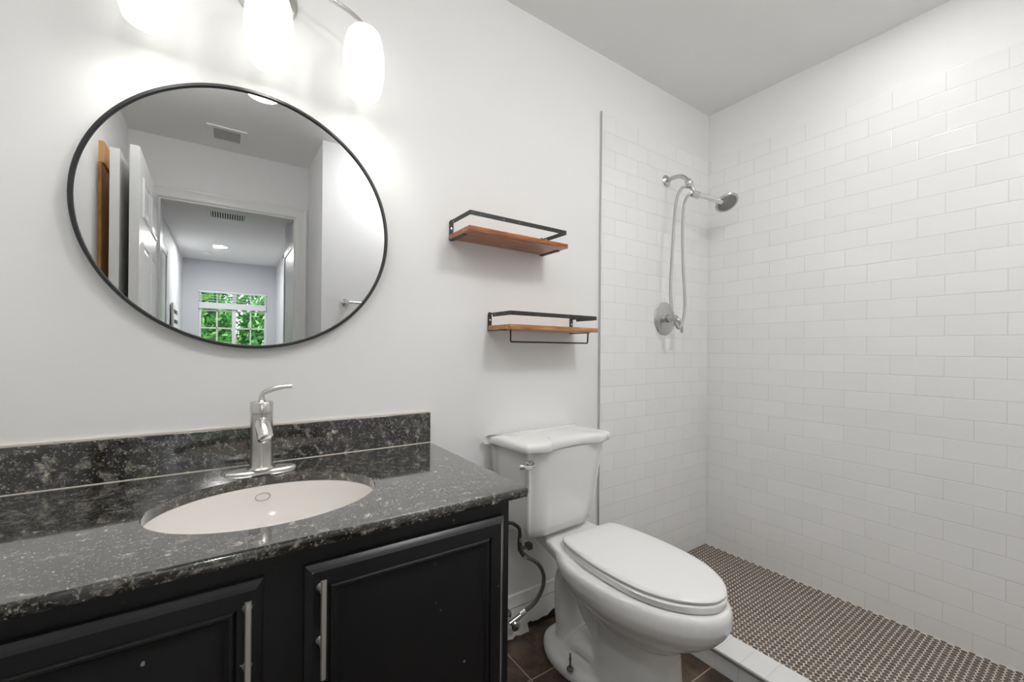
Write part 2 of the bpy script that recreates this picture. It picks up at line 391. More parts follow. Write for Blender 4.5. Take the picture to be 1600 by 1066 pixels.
# garden outside the window
struct('ground', B(((-12, -30, -.3), (12, -6.85, -.12))), M['grass'], smooth=False)
def shrub(name, label, c, R, cnt, seed):
    rnd = random.Random(seed); bm = bmesh.new()
    for i in range(cnt):
        th, ph = rnd.uniform(0, 2*PI), math.acos(rnd.uniform(-1, 1)); rr = rnd.uniform(.72, 1)
        p = Vector((math.cos(th)*math.sin(ph)*R[0]*rr, math.sin(th)*math.sin(ph)*R[1]*rr, math.cos(ph)*R[2]*rr))+Vector(c)
        a = Vector((rnd.gauss(0, 1), rnd.gauss(0, 1), rnd.gauss(0, 1))).normalized(); b = a.orthogonal().normalized(); s = rnd.uniform(.06, .13)
        v = [bm.verts.new(p+a*s), bm.verts.new(p+b*s*.35), bm.verts.new(p-a*s), bm.verts.new(p-b*s*.35)]; bm.faces.new(v)
    root = thing(name, label, 'shrub', (c[0], c[1], -.12))
    o = obj('foliage', bm, M['leaf'], root, smooth=False, recalc=False); o.location = (-c[0], -c[1], .12)
    tb = bmesh.new(); tube(tb, catmull([(0, 0, 0), (.04, .02, c[2]*.6), (0, 0, c[2]+.12)], 6), .05); obj('stem', tb, M['rawwood'], root)
shrub('garden_shrub', 'leafy green shrub outside the left sash of the hall window, seen in the mirror', (-.62, -8.9, 1.1), (.80, .6, 1.35), 5200, 1)
shrub('garden_shrub', 'leafy green shrub outside the right sash of the hall window, seen in the mirror', (1.02, -9.1, 1.1), (.80, .6, 1.30), 5200, 2)
shrub('garden_shrub', 'wide leafy shrub standing behind the other two outside the hall window', (.2, -10.9, 1.3), (2.3, .6, 1.7), 9000, 3)
# ceiling fittings, two of them added fill domes
def can_light(name, label, x, y, r, m, cat='ceiling light'):
    t = thing(name, label, cat, (x, y, HC))
    bm = bmesh.new(); loft(bm, [circ((0, 0, -.0002), r*1.25, 48), circ((0, 0, -.006), r*1.22, 48), circ((0, 0, -.008), r*1.02, 48), circ((0, 0, -.0002), r*1.0, 48)], cap=False, closed=True)
    obj('trim_ring', bm, M['trim'], t)
    dome = [(r*1.0, -.0005), (r*1.0, -.020), (r*.92, -.035), (r*.7, -.046), (r*.35, -.052), (.001, -.054)] if 'dome' in label else [(r*1.0, -.0005), (r*1.0, -.005), (r*.9, -.0065)]
    bm = bmesh.new(); lathe(bm, dome, n=48); obj('lens', bm, m, t)
    return t
can_light('recessed_or_fill_light', 'round lit recessed light in the hall ceiling, seen in the mirror', -.066, -5.50, .075, M['halldisc'])
can_light('recessed_or_fill_light', 'added round dome fill light on the bathroom ceiling in front of the toilet', 1.02, -1.34, .140, M['disc'])  # dome added out of view to raise the overall brightness
can_light('recessed_or_fill_light', 'added round dome fill light on the bathroom ceiling in front of the vanity', -.12, -1.12, .078, M['disc'])  # second added fill dome, brightens the vanity side and the door wall
showerlight = can_light('recessed_or_fill_light', 'round lit recessed light in the shower ceiling', 1.90, -.86, .055, M['disc'])
ld = bpy.data.lights.new('shower_lamp', 'SPOT'); ld.energy = P_SHOWER; ld.shadow_soft_size = .035; ld.spot_size = math.radians(136); ld.spot_blend = .6; ld.color = (1, .99, .975)
lo = bpy.data.objects.new('bulb', ld); COL.objects.link(lo); lo.parent = showerlight; lo.location = (0, 0, -.045)
t = thing('smoke_detector', 'low round white detector on the hall ceiling, seen in the mirror', 'smoke detector', (-.243, -6.05, HC))
bm = bmesh.new(); lathe(bm, [(.062, -.0002), (.062, -.018), (.052, -.03)], n=32); obj('cover', bm, M['trim'], t)
def vent(label, x0, x1, y0, y1, ix0, ix1, iy0, iy1, nslat):
    cx_, cy_ = (x0+x1)/2, (y0+y1)/2
    t = thing('ceiling_vent', label, 'vent', (cx_, cy_, HC))
    def L(x, y, z): return (x-cx_, y-cy_, z)
    bm = bmesh.new()
    for a, b in (((x0, y0), (ix0, y1)), ((ix1, y0), (x1, y1)), ((ix0, y0), (ix1, iy0)), ((ix0, iy1), (ix1, y1))):
        box(bm, L(*a, -.009), L(*b, -.0002))
    obj('frame', bm, M['trim'], t, smooth=False, bevel=.002)
    obj('backing', B((L(ix0, iy0, -.002), L(ix1, iy1, -.0004))), M['dark'], t, smooth=False)
    return t, ix0, ix1, iy0, iy1, L
t, a0, a1, b0, b1, L = vent('square louvred vent on the bathroom ceiling, seen near the top of the mirror', -.105, .107, -2.00, -1.785, -.07, .071, -1.965, -1.815, 0)
for k in range(9):
    y_ = b0+(k+.5)*(b1-b0)/9; bm = bmesh.new(); vs_ = box(bm, L(a0, y_-.0065, -.0075), L(a1, y_+.0055, -.0055))
    obj('slat', bm, mat('vent_grey', (.45, .45, .45), .5) if k == 0 else bpy.data.materials['vent_grey'], t, smooth=False)
t, a0, a1, b0, b1, L = vent('long louvred vent on the hall ceiling beyond the doorway, seen in the mirror', -.165, .190, -4.06, -3.73, -.135, .160, -3.975, -3.745, 0)
for k in range(14):
    x_ = a0+(k+.5)*(a1-a0)/14; bm = bmesh.new(); box(bm, L(x_-.0055, b0, -.008), L(x_+.0045, b1, -.003)); obj('slat', bm, M['trim'], t, smooth=False)

# ------------------------------------------------------------------ doors seen in the mirror
def panel_door(root, wdt, hgt, th, m):
    """slab along +y from 0..wdt, thickness in x, six raised panels on both faces"""
    obj('door_slab', B(((0, 0, 0), (th, wdt, hgt))), m, root, smooth=False, bevel=.002)
    for s, xf in ((1, th), (-1, 0)):
        for (z0, z1) in ((.22, .92), (1.06, 1.62), (1.74, hgt-.11)):
            for (y0, y1) in ((.11, wdt/2-.045), (wdt/2+.045, wdt-.11)):
                bm = bmesh.new()
                def rg(i, h): return [(xf+s*h, y0+i, z0+i), (xf+s*h, y1-i, z0+i), (xf+s*h, y1-i, z1-i), (xf+s*h, y0+i, z1-i)]
                loft(bm, [rg(0, 0), rg(.008, .006), rg(.018, .006), rg(.026, .0005), rg(.045, .0045)], cap=False)
                bm.faces.new([bm.verts.new(p) for p in rg(.045, .0045)])
                obj('door_panel', bm, m, root, smooth=True, angle=15)
dt = thing('bathroom_door', 'white six panel door standing open beside the doorway, seen in the mirror', 'door', (-.400, -2.13, .012), (0, 0, math.radians(-1.15)))
panel_door(dt, .80, 2.055, .038, M['door'])
bm = lathe_at([(.026, 0), (.026, .006), (.010, .010), (.009, .035), (.024, .045), (.027, .058), (.018, .068), (.001, .070)], (.038, .74, .93), (1, 0, 0)); obj('door_knob', bm, M['satin'], dt)
dt = thing('closet_door', 'narrow plain white closet door standing open against the brown wood, seen in the mirror', 'door', (-.457, -1.73, .012))
obj('door_slab', B(((0, 0, 0), (.036, .378, 2.03))), M['door'], dt, smooth=False, bevel=.002)
# closet doorway of raw brown wood in the left wall
cb_ = thing('closet_frame', 'raw brown wooden closet board on the left wall, seen at the mirror edge', 'closet', (XL, -1.70, 0))
obj('board', B(((.0005, -.40, 0), (.012, .27, 1.985))), M['rawwood'], cb_, smooth=False)
obj('header', B(((.0005, -.40, 1.988), (.020, .27, 2.09))), M['rawwood2'], cb_, smooth=False)
# towel bar on the partition
tb_ = thing('towel_bar', 'short chrome towel bar on the wall behind the camera, seen at the mirror right edge', 'towel bar', (.664, YS, 1.41))
for dx in (0, .46):
    obj('post', lathe_at([(.026, 0), (.026, .008), (.014, .012), (.012, .05), (.016, .056), (.001, .058)], (dx, 0, 0), (0, 1, 0)), M['chrome'], tb_)
bm = bmesh.new(); tube(bm, [(0, .045, 0), (.46, .045, 0)], .008); obj('bar', bm, M['chrome'], tb_)
# leaning panel in the hall
lp = thing('leaning_frame', 'white framed panel leaning on the left hall wall, seen in the mirror', 'frame', (-.50, -5.30, 0), (0, math.radians(-1.0), 0))
obj('frame', B(((-.010, -.30, 0), (.012, -.24, 1.63)), ((-.010, .24, 0), (.012, .30, 1.63)), ((-.010, -.24, 1.56), (.012, .24, 1.63)), ((-.010, -.24, 0), (.012, .24, .08))), M['trim'], lp, smooth=False)
obj('panel', B(((-.010, -.24, .08), (.002, .24, 1.56))), M['rubber'], lp, smooth=False)
lb = bmesh.new()
for k in range(12): box(lb, (.002, -.24, .12+k*.12), (.008, .24, .19+k*.12))
obj('louvres', lb, M['trim'], lp, smooth=False)

# ------------------------------------------------------------------ round mirror
MX, MZ, MA, MB_ = .0665, 1.4535, .3625, .3490
mr = thing('round_mirror', 'large round mirror in a thin black metal frame above the vanity', 'mirror', (MX, .006, MZ))
bm = bmesh.new(); NM = 128
def mr_ring(off, y_): return [((MA-off)*math.cos(2*PI*i/NM), y_, (MB_-off)*math.sin(2*PI*i/NM)) for i in range(NM)]
loft(bm, [mr_ring(.001, 0), mr_ring(0, -.004), mr_ring(0, -.026), mr_ring(.0015, -.028), mr_ring(.0075, -.028), mr_ring(.009, -.0265), mr_ring(.009, -.016), mr_ring(.009, 0)], closed=True)
obj('frame', bm, M['black'], mr)
bm = bmesh.new(); loft(bm, [mr_ring(.0092, -.010), mr_ring(.0092, -.0225)]); obj('glass', bm, M['mirror'], mr, angle=20)

# ------------------------------------------------------------------ vanity light
vl = thing('vanity_light', 'three lamp brushed nickel vanity light with lit white opal shades above the mirror', 'wall light', (.088, .006, 2.088))
obj('wall_plate', lathe_at([(.078, 0), (.078, .008), (.070, .013), (.055, .016), (.045, .028), (.001, .030)], (0, 0, 0), (0, -1, 0), 56), M['nickel'], vl)
YL = -.106
for k, dx in enumerate((-.240, 0, .240)):
    s = (dx > 0)-(dx < 0); bm = bmesh.new()
    if s: P = catmull([(s*.03, -.025, .01), (s*.07, -.06, .022), (s*.125, -.088, .008), (s*.165, -.098, -.006), (s*.200, -.104, -.020), (s*.228, YL, -.036), (dx, YL, -.052), (dx, YL, -.062)], 8)
    else: P = catmull([(0, -.02, .0), (0, -.06, .010), (0, -.095, -.010), (0, YL, -.035), (0, YL, -.060)], 8)
    tube(bm, P, .0062, 14); obj('arm', bm, M['nickel'], vl)
    bm = bmesh.new(); lathe(bm, [(.007, -.048), (.013, -.050), (.019, -.054), (.021, -.058), (.010, -.059)], (dx, YL, 0), 40); obj('shade_holder', bm, M['nickel'], vl)
    bm = bmesh.new(); h0 = -.053; kz = 1.09; kr = 1.03
    prof = [(.020, 0), (.034, -.006), (.044, -.018), (.0505, -.040), (.0545, -.070), (.0560, -.098), (.0545, -.125), (.0500, -.152), (.0440, -.172), (.0425, -.177), (.0410, -.177), (.0425, -.171), (.048, -.150), (.0520, -.125), (.0535, -.098), (.0515, -.070), (.047, -.040), (.041, -.020), (.030, -.009), (.018, -.004)]
    lathe(bm, [(r*kr, h0+h*kz) for r, h in prof], (dx, YL, 0), 48, cap=False)
    so = obj('shade', bm, M['shade'], vl, angle=80); so['label'] = 'lit white opal glass shade'
    bm = bmesh.new(); lathe(bm, [(.004, h0-.02), (.014, h0-.035), (.016, h0-.05), (.024, h0-.07), (.026, h0-.09), (.020, h0-.110), (.001, h0-.120)], (dx, YL, 0), 24); obj('bulb', bm, M['bulb'], vl)
    ld = bpy.data.lights.new('bulb_light', 'SPOT'); ld.energy = P_VANITY; ld.shadow_soft_size = .024; ld.spot_size = math.radians(150); ld.spot_blend = 1; ld.color = (1, .985, .955)
    lo = bpy.data.objects.new('bulb_light', ld); COL.objects.link(lo); lo.parent = vl; lo.location = (dx, YL, h0-.160)

# ------------------------------------------------------------------ shelves
def shelf(label, x0, x1, ztop, m, rod, zr):
    d = .145; w_ = x1-x0
    t = thing('wall_shelf', label, 'shelf', (x0, .006, ztop))
    y0 = -.0065
    th = .017
    obj('board', B(((0, -d-.006, -th), (w_, y0, 0))), m, t, bevel=.0015)
    zt = zr-ztop; hb = .0150
    for side, xb in ((0, .0015), (1, w_-.0175)):
        bm = bmesh.new()   # wall plate of the bracket with a rounded head and a strap under the board
        pl = [(xb, -th-.003), (xb+.016, -th-.003), (xb+.016, zt-.004), (xb+.013, zt+.003), (xb+.008, zt+.005), (xb+.003, zt+.003), (xb, zt-.004)]
        loft(bm, [[(a, -.0002, b) for a, b in pl], [(a, -.0035, b) for a, b in pl]])
        box(bm, (xb, -.0035, -th-.003), (xb+.016, -.105, -th))
        obj('bracket', bm, M['bracket'], t, smooth=False)
        obj('screw', lathe_at([(.0042, 0), (.0042, .0014), (.001, .0022)], (xb+.008, -.0035, zt*.45), (0, -1, 0), 16), M['chrome'], t)
    # guard rail: flat strip on edge that runs round the front, with stepped ends
    bm = bmesh.new(); tk = .0018; xa, xe = .004, w_-.008
    def strip(p, q, z0, z1):
        (ax, ay), (bx, by) = p, q
        box(bm, (min(ax, bx)-tk*(ax == bx)/2, min(ay, by)-tk*(ay == by)/2, z0), (max(ax, bx)+tk*(ax == bx)/2, max(ay, by)+tk*(ay == by)/2, z1))
    strip((xa, -d-.004), (xe, -d-.004), zt-hb, zt)
    for xx in (xa, xe):
        strip((xx, -d-.004), (xx, -.032), zt-hb, zt); strip((xx, -.032), (xx, -.003), zt-.006, zt)
    obj('guard_rail', bm, M['bracket'], t, smooth=False)
    if rod:
        bm = bmesh.new(); y_ = -.106; zb = -th-.044
        P = [(.034, y_, -th), (.034, y_, zb+.006)]+[(.034+.006*(1-math.cos(a)), y_, zb+.006-.006*math.sin(a)) for a in (.5, 1.0, 1.3)]
        Q = [(w_-.012, y_, -th), (w_-.014, y_, zb+.006)]+[(w_-.014-.006*(1-math.cos(a)), y_, zb+.006-.006*math.sin(a)) for a in (.5, 1.0, 1.3)]
        tube(bm, P+[(.042, y_, zb)]+[(w_-.022, y_, zb)]+list(reversed(Q)), .0030, 10); obj('towel_rod', bm, M['black'], t)
    return t
shelf('red-brown wooden wall shelf with black guard rail, upper one beside the mirror', .656, 1.087, 1.5125, M['wood1'], False, 1.5625)
shelf('lower wooden wall shelf with black guard rail and towel rod beneath, above the toilet', .820, 1.254, 1.1965, M['wood2'], True, 1.2435)

# ------------------------------------------------------------------ vanity
ZC = .7905; CX0, CX1, CY = XL+.001, .5825, -.5696
ct = thing('granite_countertop', 'dark speckled granite countertop with backsplash on the black vanity', 'countertop', (0, 0, ZC-.021))
SX, SY, SA, SB = .0855, -.322, .212, .165
bm = bmesh.new()
NA = 120; x0, x1, y0, y1 = CX0, CX1-.003, CY+.003, .0055
angs = sorted(set([2*PI*i/NA for i in range(NA)]+[math.atan2(yy-SY, xx-SX) % (2*PI) for xx in (x0, x1) for yy in (y0, y1)]))
def outer(a, e=0):
    c_, s_ = math.cos(a), math.sin(a); ts_ = []
    if c_ > 1e-9: ts_.append((x1-SX)/c_)
    if c_ < -1e-9: ts_.append((x0-SX)/c_)
    if s_ > 1e-9: ts_.append((y1-SY)/s_)
    if s_ < -1e-9: ts_.append((y0-SY)/s_)
    t_0 = min(ts_); X_, Y_ = SX+c_*t_0, SY+s_*t_0
    if e: X_ = X_+e if X_ > x1-1e-6 else X_; Y_ = Y_-e if Y_ < y0+1e-6 else Y_
    return X_, Y_
def ine(a, k): return SX+(SA+k)*math.cos(a), SY+(SB+k)*math.sin(a)
zt_, zb_ = .021, 0
rings = [[(*ine(a, .0015), zt_) for a in angs], [(*outer(a), zt_) for a in angs], [(*outer(a, .0025), zt_-.003) for a in angs], [(*outer(a, .003), zt_-.010) for a in angs], [(*outer(a, .001), zb_) for a in angs], [(*ine(a, 0), zb_) for a in angs], [(*ine(a, 0), zt_-.0015) for a in angs]]
loft(bm, rings, closed=True)
obj('slab', bm, M['granite'], ct, angle=40)
obj('backsplash', B(((CX0, -.020, .0212), (CX1-.0005, .0055, .0212+.1009))), M['granite'], ct, bevel=.002)
obj('caulk', B(((CX0, -.001, .1221), (CX1-.001, .0055, .1242)), ((CX0, -.0222, .0211), (CX1-.002, -.0201, .0226))), M['grout'], ct, smooth=False)
sk = thing('sink', 'oval white undermount sink set in the dark granite countertop', 'sink', (SX, SY, ZC-.021))
bm = bmesh.new(); pr = [(1.10, 0), (1.0, -.0005), (.985, -.012), (.955, -.04), (.90, -.075), (.80, -.108), (.62, -.132), (.40, -.144), (.10, -.148)]
NS = 96
R_ = [[(SA*f*math.cos(2*PI*i/NS), SB*f*math.sin(2*PI*i/NS), z_-.0005) for i in range(NS)] for f, z_ in pr]
R2 = [[(SA*(f+.05)*math.cos(2*PI*i/NS), SB*(f+.06)*math.sin(2*PI*i/NS), z_-.014) for i in range(NS)] for f, z_ in reversed(pr)]
loft(bm, R_+R2, closed=True); obj('basin', bm, M['sink'], sk, angle=60)
bm = bmesh.new(); lathe(bm, [(.022, -.1475), (.030, -.146), (.031, -.144), (.026, -.1432), (.012, -.146), (.001, -.1462)], n=36, cap=False); obj('drain', bm, M['chrome'], sk)
bm = bmesh.new()   # small oval printed mark on the back wall of the basin
def wallpt(u, dz):   # point on basin rear wall
    z_ = -.026+dz; f = .985-.03*((-z_-.012)/.028); x_ = -.006+u
    return Vector((x_, SB*f*math.sqrt(max(0, 1-(x_/(SA*f))**2))-.0012, z_))
tube(bm, [wallpt(.016*math.cos(2*PI*i/40), .0085*math.sin(2*PI*i/40)) for i in range(41)], .0006, 6)
mo = obj('oval_mark', bm, M['mark'], sk); mo['label'] = 'small grey outlined oval mark'

# cabinet
cab = thing('vanity_cabinet', 'black painted vanity cabinet with two framed doors under the granite counter', 'cabinet', (0, 0, 0))
KX0, KX1, KY = XL+.001, .547, -.530; ZT = ZC-.0215
bm = B(((KX1-.018, KY, 0), (KX1, .0055, ZT)), ((KX0, KY, 0), (KX0+.018, .0055, ZT)), ((KX0+.018, KY+.02, .09), (KX1-.018, .0055, .108)), ((KX0+.018, KY+.06, 0), (KX1-.018, KY+.075, .09)))
obj('carcass', bm, M['cabinet'], cab, smooth=False)
obj('face_frame', B(((KX0, KY-.012, ZT-.075), (KX1, KY-.0002, ZT)), ((KX0, KY-.012, .09), (KX1, KY-.0002, .15)), ((KX0, KY-.012, .15), (-.335, KY-.0002, ZT-.075)), ((.035, KY-.012, .15), (.137, KY-.0002, ZT-.075)), ((.507, KY-.012, .15), (KX1, KY-.0002, ZT-.075))), M['cabinet'], cab, smooth=False)
def cab_door(x0, x1, z0, z1, hx):
    yf = KY-.0125; th = .018
    bm = bmesh.new()
    def rg(i, h): return [(x0+i, yf-h, z0+i), (x1-i, yf-h, z0+i), (x1-i, yf-h, z1-i), (x0+i, yf-h, z1-i)]
    loft(bm, [rg(0, 0), rg(0, th-.009), rg(.003, th-.006), rg(.009, th-.002), rg(.012, th), rg(.037, th), rg(.039, th-.004), rg(.043, th-.001), rg(.047, th-.001), rg(.052, th-.008), rg(.057, th-.009), rg(.070, th-.009)], cap=False)
    bm.faces.new([bm.verts.new(p) for p in rg(.070, th-.009)]); bm.faces.new([bm.verts.new(p) for p in rg(0, 0)])
    bmesh.ops.remove_doubles(bm, verts=bm.verts, dist=1e-6)
    d_ = obj('cabinet_door', bm, M['cabinet'], cab, angle=12)
    yh = yf-th-.026
    if x0 > 0: o_ = obj('worn_edge', B(((x1-.0118, yf-th-.0004, z0+.012), (x1-.0106, yf-th+.004, z1-.013))), M['worn'], d_, smooth=False); o_['label'] = 'pale worn line down the door edge'
    bm = bmesh.new()
    pr_ = [(-.0045, 0), (-.0045, .003), (-.003, .0055), (.003, .0055), (.0045, .003), (.0045, 0)]
    loft(bm, [[(hx+a, yh-b, z_) for a, b in pr_] for z_ in (.7185, .5540)])
    for z_ in (.695, .603):
        tube(bm, [(hx, yf-th+.0005, z_), (hx, yf-th-.008, z_), (hx, yh+.001, z_)], [.0075, .0045, .004], 14)
    h_ = obj('door_pull', bm, M['pull'], d_); h_['label'] = 'slim satin nickel bar pull'
cab_door(.1165, .5265, .125, .7325, .1405)
cab_door(-.354, .0555, .125, .7325, .0325)

# faucet
FX, FY = .0795, -.098
fa = thing('faucet', 'single lever brushed nickel faucet on its base plate behind the sink', 'faucet', (FX, FY, ZC))
bm = bmesh.new()
def stad(hx_, hy_, z_, n_=48):
    out = []
    for i in range(n_):
        a = 2*PI*i/n_; c_, s_ = math.cos(a), math.sin(a); out.append((hx_*math.copysign(abs(c_)**.75, c_), hy_*math.copysign(abs(s_)**.9, s_), z_))
    return out
loft(bm, [stad(.080, .0265, 0), stad(.080, .0265, .003), stad(.077, .024, .0065), stad(.070, .020, .0075)]); obj('base_plate', bm, M['nickel2'], fa)
bm = bmesh.new(); lathe(bm, [(.0325, .0075), (.0325, .010), (.028, .013), (.0262, .018), (.0255, .06), (.0258, .148), (.0245, .149), (.0245, .151), (.0262, .152), (.0262, .176), (.0245, .1785), (.010, .180), (.008, .182), (.007, .190)], n=56); obj('body', bm, M['nickel'], fa)
bm = bmesh.new(); P = catmull([(.0, -.010, .128), (.0, -.030, .122), (.002, -.050, .112), (.004, -.066, .098)], 6)
k = len(P); tube(bm, P, [.0165+.001*(i/k) for i in range(k)], 28); obj('spout', bm, M['nickel'], fa)
ax_ = (P[-1]-P[-3]).normalized()
bm = lathe_at([(.0165, -.002), (.0178, .001), (.0178, .004), (.0135, .0045), (.0125, .0015), (.001, .0015)], P[-1], ax_, 32); obj('aerator', bm, M['chrome'], fa)
bm = bmesh.new(); P = catmull([(0, 0, .182), (.001, 0, .196), (.010, -.002, .203), (.028, -.005, .2105), (.048, -.008, .2150), (.068, -.011, .2165)], 6)
k = len(P); tube(bm, P, [.0055+.0008*math.sin(PI*i/k) for i in range(k)], 16, rx=[.0062+.002*i/k for i in range(k)]); obj('lever', bm, M['nickel'], fa)

# ------------------------------------------------------------------ toilet
TY = math.radians(6)
to = thing('toilet', 'white two piece toilet with its lid closed beside the black vanity', 'toilet', (1.065, 0, 0), (0, 0, TY))
# bowl, trapway and foot: one fused ceramic body
bm = bmesh.new()
loft(bm, [ell(.225, .34, .620, .100), ell(.250, .31, .650, .120), ell(.280, .27, .692, .147), ell(.305, .235, .722, .168), ell(.330, .20, .742, .181), ell(.355, .17, .752, .187), ell(.380, .15, .752, .186), ell(.393, .15, .748, .182), ell(.400, .155, .742, .176)])
def slab_ring(z, s0, s1, hw0, hw1, r=.02):
    pts = [(-hw0, s0), (hw0, s0), (hw1, s1), (-hw1, s1)]
    return [(x, -s, z) for x, s in pts]
def deck(zb, zf, s0, s1, h0_, h1_): return [(-h0_, -s0, zb), (h0_, -s0, zb), (h1_, -s1, zf), (-h1_, -s1, zf)]
loft(bm, [deck(.380, .345, .085, .36, .093, .150), deck(.390, .355, .070, .36, .108, .163), deck(.420, .390, .066, .36, .112, .166), deck(.428, .399, .072, .36, .107, .160)])
# gusset below the deck sweeping down to the bowl
loft(bm, [[(x_, -s_, z_) for x_, z_ in ((-hw, .385 if s_ < .25 else .36), (hw, .385 if s_ < .25 else .36), (hw*.8, zl), (-hw*.8, zl))] for s_, hw, zl in ((.13, .070, .335), (.20, .085, .315), (.28, .120, .275), (.36, .135, .245), (.46, .12, .22))])
# pedestal
loft(bm, [ell(-.0, .30, .612, .120, ef=2.6, eb=2.6), ell(.03, .305, .608, .116, ef=2.6), ell(.10, .315, .602, .104, ef=2.5), ell(.18, .31, .600, .098, ef=2.4), ell(.24, .30, .61, .102), ell(.27, .29, .63, .11)])
# trapway
tp = catmull([(0, -.44, .16), (0, -.37, .145), (0, -.305, .19), (0, -.262, .262), (0, -.215, .292), (0, -.172, .262), (0, -.165, .185), (0, -.172, .10), (0, -.185, .02)], 6)
tube(bm, tp, .048, 24, rx=.074)
tp = catmull([(0, -.46, .20), (0, -.40, .10), (0, -.34, .075), (0, -.27, .070), (0, -.22, .03)], 6)
tube(bm, tp, .042, 24, rx=.088)
# foot flange
def foot(z, k, n_=56):
    pts = catmull([(x, -s, z) for x, s in ((0, .085-k), (.075, .10-k*.7), (.128+k, .165), (.148+k, .25), (.142+k, .33), (.130+k, .43), (.122+k, .53), (.090+k*.7, .60+k*.6), (0, .625+k), (-.090-k*.7, .60+k*.6), (-.122-k, .53), (-.130-k, .43), (-.142-k, .33), (-.148-k, .25), (-.128-k, .165), (-.075, .10-k*.7))], 4, closed=True)
    return [tuple(p_) for p_ in pts]
loft(bm, [foot(0, 0), foot(.022, 0), foot(.036, -.008), foot(.044, -.022)])
bo = obj('bowl', bm, M['ceramic'], to)
rm = bo.modifiers.new('fuse', 'REMESH'); rm.mode = 'VOXEL'; rm.voxel_size = .005; rm.use_smooth_shade = True
sm = bo.modifiers.new('soften', 'SMOOTH'); sm.factor = .6; sm.iterations = 9
# seat and lid
HWP = [(.232, .118), (.250, .133), (.275, .143), (.32, .152), (.38, .159), (.45, .162), (.52, .159), (.58, .150), (.63, .133), (.675, .105), (.71, .070), (.732, .030), (.736, 0)]
def seatring(z, k, hinge=.232):
    """outline with a straight back edge and two back corners; k insets it"""
    side = [(h_*(1-k/.162), hinge+(q_-.232)*(.736-k-hinge)/(.736-.232)+k*.3*(q_ == .232)) for q_, h_ in HWP]
    right = catmull([(x_, -q_, z) for x_, q_ in side], 5)
    pts = [tuple(p_) for p_ in right]; left = [(-x_, y_, z) for x_, y_, _ in reversed(pts[:-1])]
    return pts+left
bm = bmesh.new(); loft(bm, [seatring(.4025, .006), seatring(.405, .001), seatring(.421, -.001), seatring(.4255, .003)]); obj('seat', bm, M['seat'], to, angle=50)
bm = bmesh.new(); loft(bm, [seatring(.4290, .010, .222), seatring(.4300, .002, .222), seatring(.4355, .001, .222), seatring(.4400, .005, .223), seatring(.4420, .014, .226), seatring(.4435, .05, .24)]); obj('lid', bm, M['seat'], to, angle=50)
for s in (-1, 1):
    bm = bmesh.new(); tube(bm, [(s*.045, -.222, .418), (s*.105, -.222, .418)], .0125, 20); box(bm, (s*.052, -.235, .401), (s*.098, -.205, .412)); obj('hinge', bm, M['seat'], to)
# tank
def tank_ring(z, hw, sf, sb=.012, dg=.055, bow=.0, kk=5):
    P = [(-hw+.01, sb), (-hw, sb+.015), (-hw, sf-dg*.62), (-hw+dg*.35, sf-dg*.28), (-hw+dg*1.2, sf), (-hw*.4, sf-bow), (0, sf-bow*1.4), (hw*.4, sf-bow), (hw-dg*1.2, sf), (hw-dg*.35, sf-dg*.28), (hw, sf-dg*.62), (hw, sb+.015), (hw-.01, sb)]
    return [tuple(p_) for p_ in catmull([(x, -s, z) for x, s in P], kk, closed=True)]
bm = bmesh.new(); loft(bm, [tank_ring(.4300, .122, .140, .06), tank_ring(.4330, .147, .160, .04), tank_ring(.446, .164, .176, .025), tank_ring(.475, .172, .184, .018), tank_ring(.54, .178, .190), tank_ring(.62, .184, .198), tank_ring(.70, .194, .206), tank_ring(.754, .198, .210)]); tk_ = obj('tank', bm, M['ceramic'], to, angle=60)
bm = bmesh.new(); L_ = dict(dg=.07, bow=.016)
loft(bm, [tank_ring(.7545, .204, .216, .008, **L_), tank_ring(.756, .217, .232, .004, **L_), tank_ring(.762, .221, .236, .002, **L_), tank_ring(.777, .221, .236, .002, **L_), tank_ring(.784, .218, .233, .004, **L_), tank_ring(.789, .210, .225, .010, **L_), tank_ring(.792, .190, .198, .03, **L_), tank_ring(.794, .15, .13, .07, **L_)]); tl_ = obj('tank_lid', bm, M['ceramic'], to, angle=60)
for o_ in (tk_, tl_): o_.location = (-.024, 0, 0); o_.rotation_euler = (0, 0, math.radians(-3.0))
bm = lathe_at([(.016, 0), (.016, .004), (.012, .010), (.010, .018), (.001, .019)], (-.216, -.178, .715), (-.35, -1, 0), 28)
P = catmull([(-.220, -.196, .715), (-.236, -.202, .714), (-.258, -.201, .716), (-.277, -.194, .720)], 6); tube(bm, P, [.0095-.004*math.sin(PI*i/len(P))*.6 for i in range(len(P))], 16, rx=[.010-.005*i/len(P) for i in range(len(P))])
o = obj('flush_lever', bm, M['chrome'], to); o['label'] = 'chrome flush lever'
bm = bmesh.new(); lathe(bm, [(.012, .040), (.012, .044), (.008, .049), (.0035, .050), (.0032, .072), (.0045, .073), (.0045, .078), (.003, .079), (.003, .094)], (-.140, -.3035, 0), 20); o = obj('floor_bolt', bm, mat('corroded_steel', (.16, .16, .16), .45, .6), to); o['label'] = 'exposed grey closet bolt'

for o_ in to.children:
    if o_.name.split('.')[0] in ('bowl', 'seat', 'lid', 'hinge', 'floor_bolt'): k_ = o_.name.split('.')[0] in ('seat', 'lid', 'hinge'); o_.location = (.064 if k_ else .0300, 0, 0); o_.rotation_euler = (0, 0, math.radians(-6.5 if k_ else -4.0))
